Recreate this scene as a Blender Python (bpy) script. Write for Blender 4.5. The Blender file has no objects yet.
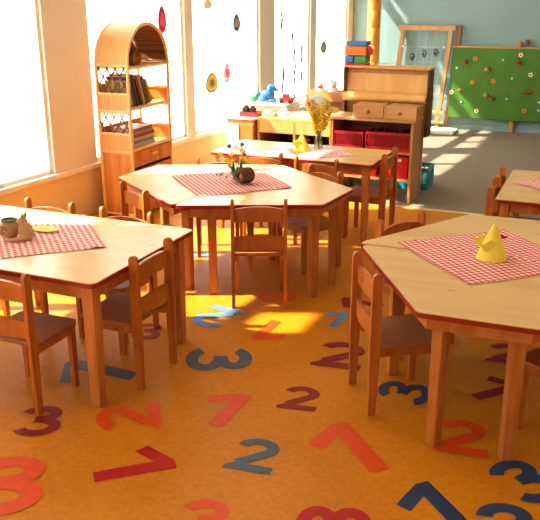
import bpy, bmesh, math, random
from mathutils import Vector, Matrix
random.seed(7)
C = bpy.context.scene.collection
PI = math.pi
R = math.radians

# ------------------------------------------------------------ materials
MATS = {}
def _mat(name):
    m = bpy.data.materials.new(name); m.use_nodes = True
    nt = m.node_tree
    return m, nt, nt.nodes['Principled BSDF']
def _n(nt, t, **k):
    n = nt.nodes.new(t)
    for a, b in k.items():
        if a in n.inputs: n.inputs[a].default_value = b
        else: setattr(n, a, b)
    return n
def plain(name, col, rough=.5, var=.08, scale=12, metal=0, spec=.5, emis=None):
    m, nt, b = _mat(name)
    tc = _n(nt, 'ShaderNodeTexCoord'); no = _n(nt, 'ShaderNodeTexNoise'); no.inputs['Scale'].default_value = scale
    no.inputs['Detail'].default_value = 3
    rp = _n(nt, 'ShaderNodeValToRGB')
    rp.color_ramp.elements[0].position = .3; rp.color_ramp.elements[1].position = .7
    rp.color_ramp.elements[0].color = (*[c * (1 - var) for c in col], 1)
    rp.color_ramp.elements[1].color = (*[min(1, c * (1 + var)) for c in col], 1)
    nt.links.new(tc.outputs['Object'], no.inputs['Vector']); nt.links.new(no.outputs['Fac'], rp.inputs['Fac'])
    nt.links.new(rp.outputs['Color'], b.inputs['Base Color'])
    b.inputs['Roughness'].default_value = rough; b.inputs['Metallic'].default_value = metal
    b.inputs['Specular IOR Level'].default_value = spec
    return m
def wood(name, c1, c2, rough=.38, stretch=(1, 1, .08), scale=14, knots=False):
    m, nt, b = _mat(name)
    tc = _n(nt, 'ShaderNodeTexCoord'); mp = _n(nt, 'ShaderNodeMapping'); mp.inputs['Scale'].default_value = stretch
    no = _n(nt, 'ShaderNodeTexNoise'); no.inputs['Scale'].default_value = scale; no.inputs['Detail'].default_value = 6
    no.inputs['Distortion'].default_value = .8
    rp = _n(nt, 'ShaderNodeValToRGB'); rp.color_ramp.elements[0].position = .32; rp.color_ramp.elements[1].position = .68
    rp.color_ramp.elements[0].color = (*c1, 1); rp.color_ramp.elements[1].color = (*c2, 1)
    nt.links.new(tc.outputs['Object'], mp.inputs['Vector']); nt.links.new(mp.outputs['Vector'], no.inputs['Vector'])
    nt.links.new(no.outputs['Fac'], rp.inputs['Fac'])
    out = rp.outputs['Color']
    if knots:
        mp2 = _n(nt, 'ShaderNodeMapping'); mp2.inputs['Scale'].default_value = (2.6, 6.5, 2)
        vo = _n(nt, 'ShaderNodeTexVoronoi'); vo.inputs['Scale'].default_value = 1.6
        vr = _n(nt, 'ShaderNodeValToRGB'); vr.color_ramp.elements[0].position = .03; vr.color_ramp.elements[1].position = .11
        vr.color_ramp.elements[0].color = (.62, .5, .38, 1); vr.color_ramp.elements[1].color = (1, 1, 1, 1)
        mx = _n(nt, 'ShaderNodeMix', data_type='RGBA', blend_type='MULTIPLY'); mx.inputs[0].default_value = 1
        nt.links.new(tc.outputs['Object'], mp2.inputs['Vector']); nt.links.new(mp2.outputs['Vector'], vo.inputs['Vector'])
        nt.links.new(vo.outputs['Distance'], vr.inputs['Fac'])
        nt.links.new(out, mx.inputs[6]); nt.links.new(vr.outputs['Color'], mx.inputs[7]); out = mx.outputs[2]
    nt.links.new(out, b.inputs['Base Color'])
    b.inputs['Roughness'].default_value = rough
    return m
def slats(name, c1, c2, axis=0, scale=18):
    m, nt, b = _mat(name)
    tc = _n(nt, 'ShaderNodeTexCoord'); w = _n(nt, 'ShaderNodeTexWave'); w.bands_direction = 'XYZ'[axis]
    w.inputs['Scale'].default_value = scale; w.inputs['Distortion'].default_value = .3
    rp = _n(nt, 'ShaderNodeValToRGB'); rp.color_ramp.elements[0].color = (*c1, 1); rp.color_ramp.elements[1].color = (*c2, 1)
    rp.color_ramp.elements[1].position = .45
    bu = _n(nt, 'ShaderNodeBump'); bu.inputs['Strength'].default_value = .4; bu.inputs['Distance'].default_value = .004
    nt.links.new(tc.outputs['Object'], w.inputs['Vector']); nt.links.new(w.outputs['Fac'], rp.inputs['Fac'])
    nt.links.new(w.outputs['Fac'], bu.inputs['Height']); nt.links.new(bu.outputs['Normal'], b.inputs['Normal'])
    nt.links.new(rp.outputs['Color'], b.inputs['Base Color']); b.inputs['Roughness'].default_value = .45
    return m
def gingham(name, white, pink, red, p=.027):
    m, nt, b = _mat(name)
    tc = _n(nt, 'ShaderNodeTexCoord'); sx = _n(nt, 'ShaderNodeSeparateXYZ')
    nt.links.new(tc.outputs['Object'], sx.inputs[0])
    st = []
    for k in (0, 1):
        f = _n(nt, 'ShaderNodeMath', operation='PINGPONG'); f.inputs[1].default_value = p / 2
        g = _n(nt, 'ShaderNodeMath', operation='GREATER_THAN'); g.inputs[1].default_value = p * .25
        nt.links.new(sx.outputs[k], f.inputs[0]); nt.links.new(f.outputs[0], g.inputs[0]); st.append(g)
    a = _n(nt, 'ShaderNodeMath', operation='ADD')
    nt.links.new(st[0].outputs[0], a.inputs[0]); nt.links.new(st[1].outputs[0], a.inputs[1])
    d = _n(nt, 'ShaderNodeMath', operation='DIVIDE'); d.inputs[1].default_value = 2; nt.links.new(a.outputs[0], d.inputs[0])
    rp = _n(nt, 'ShaderNodeValToRGB'); rp.color_ramp.interpolation = 'CONSTANT'
    e = rp.color_ramp.elements; e[0].color = (*white, 1); e[0].position = 0
    e[1].position = .75; e[1].color = (*red, 1)
    k = e.new(.25); k.color = (*pink, 1)
    nt.links.new(d.outputs[0], rp.inputs['Fac']); nt.links.new(rp.outputs['Color'], b.inputs['Base Color'])
    b.inputs['Roughness'].default_value = .85
    return m
def lino(name):
    m, nt, b = _mat(name)
    tc = _n(nt, 'ShaderNodeTexCoord')
    n1 = _n(nt, 'ShaderNodeTexNoise'); n1.inputs['Scale'].default_value = 45; n1.inputs['Detail'].default_value = 9; n1.inputs['Distortion'].default_value = .6
    n2 = _n(nt, 'ShaderNodeTexNoise'); n2.inputs['Scale'].default_value = 2.2; n2.inputs['Detail'].default_value = 4
    r1 = _n(nt, 'ShaderNodeValToRGB'); r1.color_ramp.elements[0].position = .34; r1.color_ramp.elements[1].position = .66
    r1.color_ramp.elements[0].color = (.56, .22, .007, 1); r1.color_ramp.elements[1].color = (.66, .275, .009, 1)
    r2 = _n(nt, 'ShaderNodeValToRGB'); r2.color_ramp.elements[0].position = .35; r2.color_ramp.elements[1].position = .65
    r2.color_ramp.elements[0].color = (.9, .86, .82, 1); r2.color_ramp.elements[1].color = (1, 1, 1, 1)
    mx = _n(nt, 'ShaderNodeMix', data_type='RGBA', blend_type='MULTIPLY'); mx.inputs[0].default_value = 1
    for q in (n1, n2): nt.links.new(tc.outputs['Object'], q.inputs['Vector'])
    nt.links.new(n1.outputs['Fac'], r1.inputs['Fac']); nt.links.new(n2.outputs['Fac'], r2.inputs['Fac'])
    nt.links.new(r1.outputs['Color'], mx.inputs[6]); nt.links.new(r2.outputs['Color'], mx.inputs[7])
    nt.links.new(mx.outputs[2], b.inputs['Base Color'])
    rr = _n(nt, 'ShaderNodeMapRange'); rr.inputs['To Min'].default_value = .36; rr.inputs['To Max'].default_value = .5
    nt.links.new(n2.outputs['Fac'], rr.inputs['Value']); nt.links.new(rr.outputs['Result'], b.inputs['Roughness'])
    b.inputs['Specular IOR Level'].default_value = .25
    return m
def glass(name, tint=(1, 1, 1), mixf=.06):
    m, nt, b = _mat(name)
    nt.nodes.remove(b); out = nt.nodes['Material Output']
    t = _n(nt, 'ShaderNodeBsdfTransparent'); t.inputs['Color'].default_value = (*tint, 1)
    g = _n(nt, 'ShaderNodeBsdfGlossy'); g.inputs['Roughness'].default_value = .03
    mx = _n(nt, 'ShaderNodeMixShader'); mx.inputs[0].default_value = mixf
    nt.links.new(t.outputs[0], mx.inputs[1]); nt.links.new(g.outputs[0], mx.inputs[2]); nt.links.new(mx.outputs[0], out.inputs['Surface'])
    return m

M = dict(
    lino=lino('orange_linoleum'),
    carpet=plain('carpet', (.255, .205, .15), .95, .12, 60),
    strip=plain('strip', (.72, .50, .2), .4, .04),
    bluewall=plain('blue_wall', (.27, .41, .42), .9, .03, 3),
    yellowwall=plain('yellow_wall', (.86, .67, .33), .8, .03, 3),
    cream=plain('cream_wall', (.80, .745, .64), .85, .03, 3),
    white=plain('white_paint', (.85, .83, .78), .6, .02),
    ceil=plain('ceiling', (.85, .82, .76), .9, .02, 2),
    sill=plain('sill', (.88, .83, .72), .4, .04),
    grille=plain('grille', (.35, .34, .31), .5, .05),
    chair=wood('beech_chair', (.38, .105, .014), (.56, .19, .035), .36),
    seatw=wood('beech_seat', (.36, .125, .03), (.48, .185, .052), .42, (1, .1, 1)),
    leg=wood('pine_leg', (.44, .15, .03), (.66, .27, .075), .35, (1, 1, .07), 18),
    top=wood('birch_top', (.64, .43, .165), (.76, .55, .24), .3, (.12, 1, 1), 9, True),
    redge=plain('red_edge', (.32, .018, .012), .4, .05),
    shelfw=wood('cane_wood', (.50, .17, .03), (.72, .31, .075), .38, (1, 1, .1), 16),
    cane=wood('cane_pole', (.78, .44, .15), (.92, .62, .28), .35, (1, 1, .15), 20),
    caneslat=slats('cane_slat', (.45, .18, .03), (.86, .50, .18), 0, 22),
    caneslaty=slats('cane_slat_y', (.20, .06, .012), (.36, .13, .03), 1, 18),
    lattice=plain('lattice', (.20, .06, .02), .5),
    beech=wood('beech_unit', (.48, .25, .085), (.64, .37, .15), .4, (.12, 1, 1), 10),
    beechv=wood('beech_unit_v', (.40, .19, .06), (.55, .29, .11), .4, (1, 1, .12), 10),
    lid=wood('lid_wood', (.66, .37, .11), (.82, .52, .20), .3, (1, 1, .15), 6),
    dark=plain('dark_wood', (.13, .055, .02), .6),
    redplastic=plain('red_plastic', (.45, .015, .03), .35, .05),
    redbox=plain('red_box', (.55, .012, .015), .4, .04),
    black=plain('black_stuff', (.02, .018, .02), .6, .3),
    turq=plain('turquoise_plastic', (.03, .36, .46), .3, .05),
    green=plain('green_board', (.075, .21, .022), .7, .1, 5),
    bluep=plain('blue_toy', (.04, .22, .62), .5), redp=plain('red_toy', (.62, .03, .03), .4),
    greenp=plain('green_toy', (.05, .30, .10), .5), tealp=plain('teal_toy', (.20, .62, .52), .5),
    yellowp=plain('yellow_toy', (.84, .60, .03), .7, .05), orangep=plain('orange_toy', (.85, .22, .03), .5),
    felt=plain('yellow_felt', (.90, .74, .10), .9, .04), feltred=plain('felt_comb', (.5, .03, .02), .9),
    pipe=wood('cane_column', (.52, .20, .025), (.80, .40, .08), .4, (1, 1, .12), 10),
    grey=plain('grey_fabric', (.45, .47, .46), .95, .12, 9), lightgrey=plain('pale_fabric', (.66, .67, .66), .95, .15, 9),
    brown=plain('brown_clay', (.30, .13, .045), .7, .2), tan=plain('tan_clay', (.55, .33, .15), .65, .15),
    paleyellow=plain('pale_yellow', (.80, .78, .22), .8), stem=plain('stem', (.09, .16, .03), .7),
    seed=plain('seed_head', (.26, .11, .03), .9, .25), petal=plain('petal', (.95, .62, .04), .7, .1),
    palepetal=plain('pale_petal', (.93, .85, .50), .7, .05), pink=plain('pink_paint', (.82, .12, .26), .7),
    purple=plain('purple_paint', (.16, .06, .42), .7), paper=plain('paper', (.85, .82, .74), .8, .03),
    clearglass=glass('pane'), vaseglass=glass('vase_glass', (.8, .86, .8), .18),
    ground=plain('outdoor_ground', (.8, .78, .72), .95, .05, 2),
    metal=plain('hook_metal', (.05, .05, .055), .35, .1), white2=plain('white_knob', (.85, .85, .80), .5),
    hold=plain('brown_hold', (.22, .085, .03), .8, .2, 30), holdtan=plain('tan_hold', (.42, .24, .08), .8, .2, 30),
    holdred=plain('red_hold', (.26, .04, .025), .8, .2, 30),
    frame=wood('frame_wood', (.45, .24, .09), (.60, .35, .15), .5),
)
M['cloth'] = gingham('red_gingham', (.84, .80, .74), (.74, .30, .27), (.56, .045, .06))
M['clothpale'] = gingham('pale_red_gingham', (.88, .84, .78), (.80, .42, .40), (.62, .07, .10))
DIG = {'orange': (.68, .085, .012), 'darkred': (.24, .014, .012), 'crimson': (.42, .010, .014), 'blue': (.065, .115, .17),
       'navy': (.025, .06, .14), 'lightblue': (.12, .27, .50)}
for k, v in DIG.items(): M['n_' + k] = plain('inlay_' + k, v, .42, .10, 26, spec=.35)

# ------------------------------------------------------------ mesh helpers
class MB:
    def __init__(s): s.bm = bmesh.new()
    def box(s, c, d, bev=.0, rot=None, taper=None):
        g = bmesh.ops.create_cube(s.bm, size=1)['verts']
        for v in g:
            x, y, z = v.co
            t = 1
            if taper and z < 0: t = taper
            v.co = Vector((x * d[0] * t, y * d[1] * t, z * d[2]))
        if bev:
            es = list({e for v in g for e in v.link_edges})
            r = bmesh.ops.bevel(s.bm, geom=es, offset=bev, segments=2, affect='EDGES', profile=.6)
            g = list({v for f in r['faces'] for v in f.verts} | {v for v in g if v.is_valid})
        m = Matrix.Translation(Vector(c))
        if rot: m = m @ rot.to_4x4()
        for v in g: v.co = m @ v.co
        return s
    def prism(s, pts, h, m=None, bev=0):
        """extrude polygon pts (x,y) by h along z, then transform by m"""
        vs = [s.bm.verts.new((p[0], p[1], 0)) for p in pts]
        f = s.bm.faces.new(vs)
        r = bmesh.ops.extrude_face_region(s.bm, geom=[f])
        up = [v for v in r['geom'] if isinstance(v, bmesh.types.BMVert)]
        for v in up: v.co.z += h
        g = vs + up
        if bev:
            es = list({e for v in g for e in v.link_edges})
            r = bmesh.ops.bevel(s.bm, geom=es, offset=bev, segments=2, affect='EDGES', profile=.6)
            g = list({v for ff in r['faces'] for v in ff.verts} | {v for v in g if v.is_valid})
        if m is not None:
            for v in g: v.co = m @ v.co
        return s
    def tube(s, pts, r, n=8, cap=True):
        pts = [Vector(p) for p in pts]; rings = []
        rr = r if isinstance(r, (list, tuple)) else [r] * len(pts)
        up = Vector((0, 0, 1))
        for i, p in enumerate(pts):
            t = (pts[min(i + 1, len(pts) - 1)] - pts[max(i - 1, 0)]).normalized()
            a = t.cross(up)
            if a.length < 1e-3: a = t.cross(Vector((0, 1, 0)))
            a.normalize(); b = t.cross(a).normalized()
            rings.append([s.bm.verts.new(p + (a * math.cos(2 * PI * k / n) + b * math.sin(2 * PI * k / n)) * rr[i]) for k in range(n)])
        for A, B in zip(rings, rings[1:]):
            for k in range(n): s.bm.faces.new((A[k], A[(k + 1) % n], B[(k + 1) % n], B[k]))
        if cap:
            s.bm.faces.new(rings[0][::-1]); s.bm.faces.new(rings[-1])
        return s
    def lathe(s, prof, n=20, c=(0, 0, 0)):
        rings = []
        for r, z in prof:
            rings.append([s.bm.verts.new((c[0] + r * math.cos(2 * PI * k / n), c[1] + r * math.sin(2 * PI * k / n), c[2] + z)) for k in range(n)])
        for A, B in zip(rings, rings[1:]):
            for k in range(n): s.bm.faces.new((A[k], A[(k + 1) % n], B[(k + 1) % n], B[k]))
        if prof[0][0] > 1e-5: s.bm.faces.new(rings[0][::-1])
        if prof[-1][0] > 1e-5: s.bm.faces.new(rings[-1])
        return s
    def ball(s, c, r, sc=(1, 1, 1), sub=2, rot=None, noise=0):
        g = bmesh.ops.create_icosphere(s.bm, subdivisions=sub, radius=1)['verts']
        for v in g:
            k = 1 + (random.random() - .5) * noise
            q = Vector((v.co.x * sc[0] * r * k, v.co.y * sc[1] * r * k, v.co.z * sc[2] * r * k))
            if rot: q = rot @ q
            v.co = q + Vector(c)
        return s
    def build(s, name, mat, parent=None, smooth=False, loc=None, rotz=0):
        bmesh.ops.remove_doubles(s.bm, verts=s.bm.verts, dist=1e-6)
        bmesh.ops.recalc_face_normals(s.bm, faces=s.bm.faces)
        me = bpy.data.meshes.new(name); s.bm.to_mesh(me); s.bm.free()
        mats = mat if isinstance(mat, list) else [mat]
        for q in mats: me.materials.append(q)
        if smooth:
            me.polygons.foreach_set('use_smooth', [True] * len(me.polygons))
            try: me.set_sharp_from_angle(angle=R(40))
            except Exception: pass
        o = bpy.data.objects.new(name, me); C.objects.link(o)
        if parent: o.parent = parent
        if loc is not None: o.location = loc
        o.rotation_euler.z = rotz
        return o
def box(c, d, bev=0, **k): return MB().box(c, d, bev, **k)
def thing(name, label, cat, loc=(0, 0, 0), rotz=0, group=None):
    o = bpy.data.objects.new(name, None); C.objects.link(o); o.empty_display_size = .1
    o.location = loc; o.rotation_euler.z = rotz
    return tag(o, label, cat, group)
def tag(o, label, cat, group=None):
    o['label'] = label; o['category'] = cat
    if group: o['group'] = group
    return o
def struct(o): o['kind'] = 'structure'; return o
def copy_tree(o, parent=None):
    c = o.copy(); C.objects.link(c); c.parent = parent
    for ch in list(o.children): copy_tree(ch, c)
    return c

# ------------------------------------------------------------ room shell
XR, YB, YF, H = 3.0, 10.4, -2.0, 3.5
WA = (-3.65, 5.06); WANG = math.atan2(10.4 - 5.06, -3.22 + 3.65)
def wall_pt(s, d=0, z=0):   # s metres along the window wall, d metres into the room
    return (WA[0] + s * math.cos(WANG) + d * math.sin(WANG), WA[1] + s * math.sin(WANG) - d * math.cos(WANG), z)
SEAM = 6.16
fl = MB(); fl.box((-.6, (YF + SEAM) / 2, -.05), (7.4, SEAM - YF, .1))
floor = struct(fl.build('floor', M['lino']))
cp = struct(MB().box((-.6, (YB + SEAM) / 2 + .1, -.05), (7.4, YB - SEAM + .2, .1)).build('floor_carpet', M['carpet']))
st = struct(MB().box((-.2, SEAM, .003), (6.3, .05, .006), .002).build('trim_1', M['strip']))
struct(MB().box((-.3, (YF + YB) / 2, H + .05), (8.0, YB - YF + .4, .1)).build('ceiling', M['ceil']))
struct(MB().box((-.2, YB + .1, H / 2), (6.9, .2, H)).build('wall_back', M['bluewall']))
struct(MB().box((XR + .1, (YF + YB) / 2, H / 2), (.2, YB - YF + .4, H)).build('wall_right', M['cream']))
struct(MB().box((-.6, YF - .1, H / 2), (7.6, .2, H)).build('wall_front', M['cream']))
struct(MB().box((-.1, YB - .01, .03), (6.2, .02, .06), .003).build('baseboard_back', M['bluewall']))
# window wall, built in its own frame: x along the wall, y outward
def wobj(mb, name, mat, **k): return mb.build(name, mat, loc=(WA[0], WA[1], 0), rotz=WANG, **k)
S0, S1 = -7.1, 5.36
SILL = .40
struct(wobj(MB().box(((S0 + S1) / 2, .07, SILL / 2 - .02), (S1 - S0, .14, SILL - .04)), 'wall_left', M['yellowwall']))
struct(wobj(MB().box(((S0 + S1) / 2, .065, SILL - .02), (S1 - S0, .17, .04), .006), 'trim_2', M['sill']))
WT = 3.22
TOPS = [3.22, 3.22, 3.22, 3.22, 2.64, 2.64, 2.64]; TRANS = [2.6] * 4 + [2.15] * 3
wins = [(-6.4, -4.6), (-2.75, -2.0), (-1.42, -.45), (.03, 1.34), (1.47, 2.76), (3.1, 4.03), (4.19, 5.20)]
upper = MB(); upper.box(((S0 + S1) / 2, .06, (WT + H) / 2), (S1 - S0, .12, H - WT))
edges = [S0] + [q for w in wins for q in w] + [S1]
for i in range(0, len(edges), 2):
    a, b = edges[i], edges[i + 1]
    upper.box(((a + b) / 2, .06, (SILL + WT) / 2), (b - a, .12, WT - SILL))
struct(wobj(upper, 'wall_window_piers', M['cream']))
head = MB()
for i, (a, b) in enumerate(wins):
    if TOPS[i] < WT: head.box(((a + b) / 2, .06, (TOPS[i] + WT) / 2), (b - a, .12, WT - TOPS[i]))
struct(wobj(head, 'wall_window_heads', M['cream']))
for i, (a, b) in enumerate(wins):
    fr = MB(); t = .03; y = .05; wt = TOPS[i]; tr = TRANS[i]
    for x in (a + t / 2, b - t / 2): fr.box((x, y, (SILL + wt) / 2), (t, .05, wt - SILL))
    for z, tt in ((SILL + t / 2, t), (wt - t / 2, t), (tr, .12)): fr.box(((a + b) / 2, y, z), (b - a, .05, tt))
    fr.box(((a + b) / 2, y, (tr + wt) / 2), (.06, .05, wt - tr))
    w = struct(wobj(fr, 'window_%d' % (i + 1), M['white']))
    MB().box(((a + b) / 2, y + .005, (SILL + wt) / 2), (b - a - .02, .006, wt - SILL - .02)).build('pane', M['clearglass'], w)
# vent grilles in the sill
for k, (s, l, tx) in enumerate(((-1.35, .8, 'long grey vent grille in the sill beside the nearest window'), (-.12, .3, 'short grey vent grille in the sill next to the cane bookcase'))):
    g = MB()
    n = int(l / .02)
    for j in range(n): g.box((s - l / 2 + (j + .5) * l / n, .05, SILL + .004), (.009, .075, .008))
    for yy in (.01, .09): g.box((s, yy, SILL + .004), (l, .008, .008))
    tag(wobj(g, 'vent_grille', M['grille']), tx, 'vent')
# ground outside
struct(MB().box((-13, 4, -.3), (18, 30, .1)).build('ground_outside', M['ground']))

# ------------------------------------------------------------ floor numbers (inlaid in the linoleum)
def glyph(d):
    mb = MB(); t = .002
    def ribbon(pts, w):
        nonlocal t; t += .0002
        n = len(pts); L = []; Rr = []
        for i, p in enumerate(pts):
            a = pts[max(i - 1, 0)]; b = pts[min(i + 1, n - 1)]
            dx, dy = b[0] - a[0], b[1] - a[1]; l = math.hypot(dx, dy); nx, ny = -dy / l * w / 2, dx / l * w / 2
            L.append((p[0] + nx, p[1] + ny)); Rr.append((p[0] - nx, p[1] - ny))
        for i in range(n - 1):
            q = [mb.bm.verts.new((*c, t)) for c in (L[i], L[i + 1], Rr[i + 1], Rr[i])]
            mb.bm.faces.new(q); t += .00001
    def poly(pts): mb.bm.faces.new([mb.bm.verts.new((*p, t)) for p in pts])
    arc = lambda cx, cy, rx, ry, a, b, n=18: [(cx + rx * math.cos(R(a + (b - a) * i / n)), cy + ry * math.sin(R(a + (b - a) * i / n))) for i in range(n + 1)]
    if d == 1:
        poly([(-.11, 0), (.11, 0), (.11, 1), (-.11, .76)]); poly([(-.11, .76), (.11, 1), (-.07, 1), (-.50, .74), (-.41, .56)])
    elif d == 2:
        ribbon(arc(0, .70, .24, .205, 172, -32) + [(.03, .42), (-.2, .2)], .2)
        poly([(-.37, 0), (.37, 0), (.37, .2), (-.10, .2), (-.37, .08)]); poly([(-.37, .08), (-.10, .2), (-.12, .30), (-.37, .09)])
    else:
        ribbon(arc(0, .725, .23, .18, 165, -78) + [(-.07, .53)], .19)
        ribbon([(-.07, .53)] + arc(0, .30, .265, .205, 82, -165), .19)
    return mb
DATA = [('3', 'darkred', -1.973, 2.225, 28, 0.24), ('3', 'orange', -1.80, 1.819, 30, 0.36), ('2', 'orange', -1.654, 2.397, 121, 0.262),
 ('1', 'crimson', -1.421, 2.078, -49, 0.298), ('3', 'orange', -1.053, 1.913, 20, 0.233), ('2', 'blue', -1.057, 2.342, 7, 0.225),
 ('1', 'orange', -1.29, 2.613, -2, 0.286), ('2', 'darkred', -1.056, 2.821, 9, 0.207), ('3', 'crimson', -0.646, 2.064, 102, 0.255),
 ('1', 'orange', -0.714, 2.555, 44, 0.357), ('1', 'navy', -0.335, 2.305, 45, 0.29), ('2', 'navy', -0.115, 2.28, 25, 0.25),
 ('2', 'orange', -0.36, 2.779, 8, 0.258), ('3', 'navy', -0.095, 2.567, 50, 0.262), ('2', 'darkred', -0.29, 3.628, 5, 0.23),
 ('1', 'darkred', -0.271, 3.221, -42, 0.26), ('3', 'navy', -0.651, 3.05, 87, 0.235), ('3', 'blue', -1.553, 3.03, -64, 0.32),
 ('2', 'lightblue', -1.797, 3.487, -190, 0.281), ('1', 'orange', -1.48, 3.43, -182, 0.269), ('1', 'lightblue', -1.166, 3.713, -3, 0.212),
 ('2', 'darkred', -1.03, 3.30, 7, 0.29), ('3', 'orange', -1.605, 3.9, -71, 0.232), ('3', 'darkred', -2.044, 3.174, 19, 0.2),
 ('1', 'blue', -2.013, 2.715, 89, 0.373), ('1', 'lightblue', -2.387, 4.387, -56, 0.2), ('2', 'navy', -1.38, 1.64, 30, 0.24),
 ('1', 'darkred', -1.128, 4.001, 83, 0.25), ('2', 'blue', .35, 2.9, 40, .25), ('3', 'orange', .75, 3.6, -70, .25), ('1', 'navy', .2, 4.9, 10, .25)]
GL = {}
for d in '123':
    b = glyph(int(d)).bm
    for f in b.faces:
        f.normal_update()
        if f.normal.z < 0: f.normal_flip()
    GL[d] = bpy.data.meshes.new('number_inlay'); b.to_mesh(GL[d]); b.free(); GL[d].materials.append(M['n_blue'])
CN = {'orange': 'orange red', 'darkred': 'dark red', 'crimson': 'crimson', 'blue': 'slate blue', 'navy': 'navy blue', 'lightblue': 'light blue'}
for d, c, x, y, a, h in DATA:
    me = GL[d].copy(); me.materials.clear(); me.materials.append(M['n_' + c])
    for v in me.vertices: v.co = Vector((v.co.x * h * (1.0 if d == '1' else 1.1), (v.co.y - .5) * h, v.co.z))
    o = bpy.data.objects.new('floor_number', me); C.objects.link(o); o.location = (x, y, 0); o.rotation_euler.z = R(a)
    o.parent = floor; o['label'] = '%s number %s inlaid in the floor' % (CN[c], d)

# ------------------------------------------------------------ chairs
def make_chair():
    t = thing('child_chair', '', 'chair')
    mx = Matrix(((0, 0, 1, 0), (1, 0, 0, 0), (0, 1, 0, 0), (0, 0, 0, 1)))   # polygon (y,z) extruded along x
    top = .625
    for s in (-1, 1):
        prof = [(-.017, 0), (.015, 0), (.024, .30), (.022, top - .022)]
        prof += [(.001 + .021 * math.cos(R(a)), top - .022 + .022 * math.sin(R(a))) for a in range(15, 180, 15)] + [(-.020, top - .022), (-.022, .30)]
        MB().prism(prof, .019, Matrix.Translation((s * .143 - .0095, 0, 0)) @ mx, .003).build('rear_leg', M['chair'], t)
        MB().box((s * .128, .268, .1475), (.026, .034, .295), .003, taper=.85).build('front_leg', M['chair'], t)
    # seat with slightly rounded plan
    pts = [(-.128, .018), (.128, .018), (.152, .03), (.152, .275), (.135, .30), (-.135, .30), (-.152, .275), (-.152, .03)]
    MB().prism(pts, .016, Matrix.Translation((0, 0, .298)), .003).build('seat', M['seatw'], t)
    fr = MB()
    for s in (-1, 1): fr.box((s * .130, .142, .279), (.016, .235, .037), .002)
    fr.box((0, .272, .279), (.235, .016, .037), .002)
    fr.build('seat_frame', M['chair'], t)
    def rail(z0, h, arch):
        mb = MB(); n = 12; w = .268
        rows = []
        for i in range(n + 1):
            u = i / n * 2 - 1; x = u * w / 2
            yb = .010 - .014 * (1 - u * u)
            zt = z0 + h + arch * (1 - u * u); zb = z0 + arch * .25 * (1 - u * u)
            rows.append([mb.bm.verts.new((x, y, z)) for y, z in ((yb - .008, zb), (yb + .008, zb), (yb + .008, zt), (yb - .008, zt))])
        for A, B in zip(rows, rows[1:]):
            for k in range(4): mb.bm.faces.new((A[k], A[(k + 1) % 4], B[(k + 1) % 4], B[k]))
        mb.bm.faces.new(rows[0]); mb.bm.faces.new(rows[-1][::-1])
        return mb
    rail(.496, .070, .018).build('backrest_rail', M['chair'], t)
    rail(.340, .072, .010).build('backrest_rail', M['chair'], t)
    return t
CHAIRS = [
 (-.81, 2.922, 33 - 90, 'reddish wooden child chair at the left end of the table with the yellow felt hen'),
 (-1.73, 2.76, 90, 'wooden child chair at the right end of the table with the brown clay figurine'),
 (-2.145, 2.265, 0, 'wooden child chair tucked under the near side of the window-side front table'),
 (-1.635, 3.70, 23, 'wooden child chair seen straight from behind at the middle table with the spring bouquet'),
 (-2.425, 3.715, 59 - 90, 'wooden child chair at the left corner of the middle table, just before the cane bookcase'),
 (-1.575, 4.61, 239 - 90, 'wooden child chair facing us on the far right side of the middle hexagonal table'),
 (-2.35, 4.66, -67 - 90, 'wooden child chair facing us behind the middle table, left of the bouquet'),
 (-2.16, 4.945, 0, 'light wooden child chair at the rear table, its back before the yellow felt hen'),
 (-1.735, 4.88, 0, 'light wooden child chair on the near side of the rear table, right one of two'),
 (-1.345, 5.33, 90, 'orange wooden child chair at the right end of the rear table near the red baskets'),
 (-.858, 3.685, -32 - 90, 'wooden child chair behind the yellow hen table, only two back knobs showing'),
 (.135, 2.893, 147 - 90, 'wooden child chair cut by the right picture edge beside the yellow hen table'),
 (-2.655, 3.25, 180, 'wooden child chair behind the window-side front table, farther left of its two far side chairs'),
 (-2.175, 3.25, 180, 'wooden child chair behind the window-side front table, right one of its two far side chairs'),
 (-.535, 4.625, -90, 'dark orange child chair at the left end of the carpet side table, nearer one'),
 (-.545, 4.93, -90, 'dark orange child chair at the left end of the carpet side table, farther one'),
]
ch0 = make_chair()
for i, (x, y, a, lab) in enumerate(CHAIRS):
    o = ch0 if i == 0 else copy_tree(ch0)
    o.location = (x, y, 0); o.rotation_euler.z = R(a); o['label'] = lab; o['group'] = 'small wooden chairs around the tables'

# ------------------------------------------------------------ tables
TH = .58
def rounded(pts, r, n=5):
    out = []
    N = len(pts)
    for i, p in enumerate(pts):
        p = Vector(p); a = Vector(pts[i - 1]) - p; b = Vector(pts[(i + 1) % N]) - p
        ang = a.angle(b); d = r / math.tan(ang / 2); a.normalize(); b.normalize()
        p0 = p + a * d; p1 = p + b * d
        for k in range(n + 1):
            t = k / n; out.append(tuple(p0 * (1 - t) ** 2 + p * 2 * t * (1 - t) + p1 * t * t))
    return out
def offs(pts, d):
    """inset a convex CCW polygon by d"""
    N = len(pts); out = []
    L = []
    for i in range(N):
        p, q = Vector(pts[i]), Vector(pts[(i + 1) % N]); e = (q - p).normalized(); n = Vector((-e.y, e.x)); L.append((p + n * d, e))
    for i in range(N):
        (p, e), (q, f) = L[i - 1], L[i]
        den = e.x * f.y - e.y * f.x; t = ((q.x - p.x) * f.y - (q.y - p.y) * f.x) / den
        out.append(tuple(p + e * t))
    return out
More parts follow.
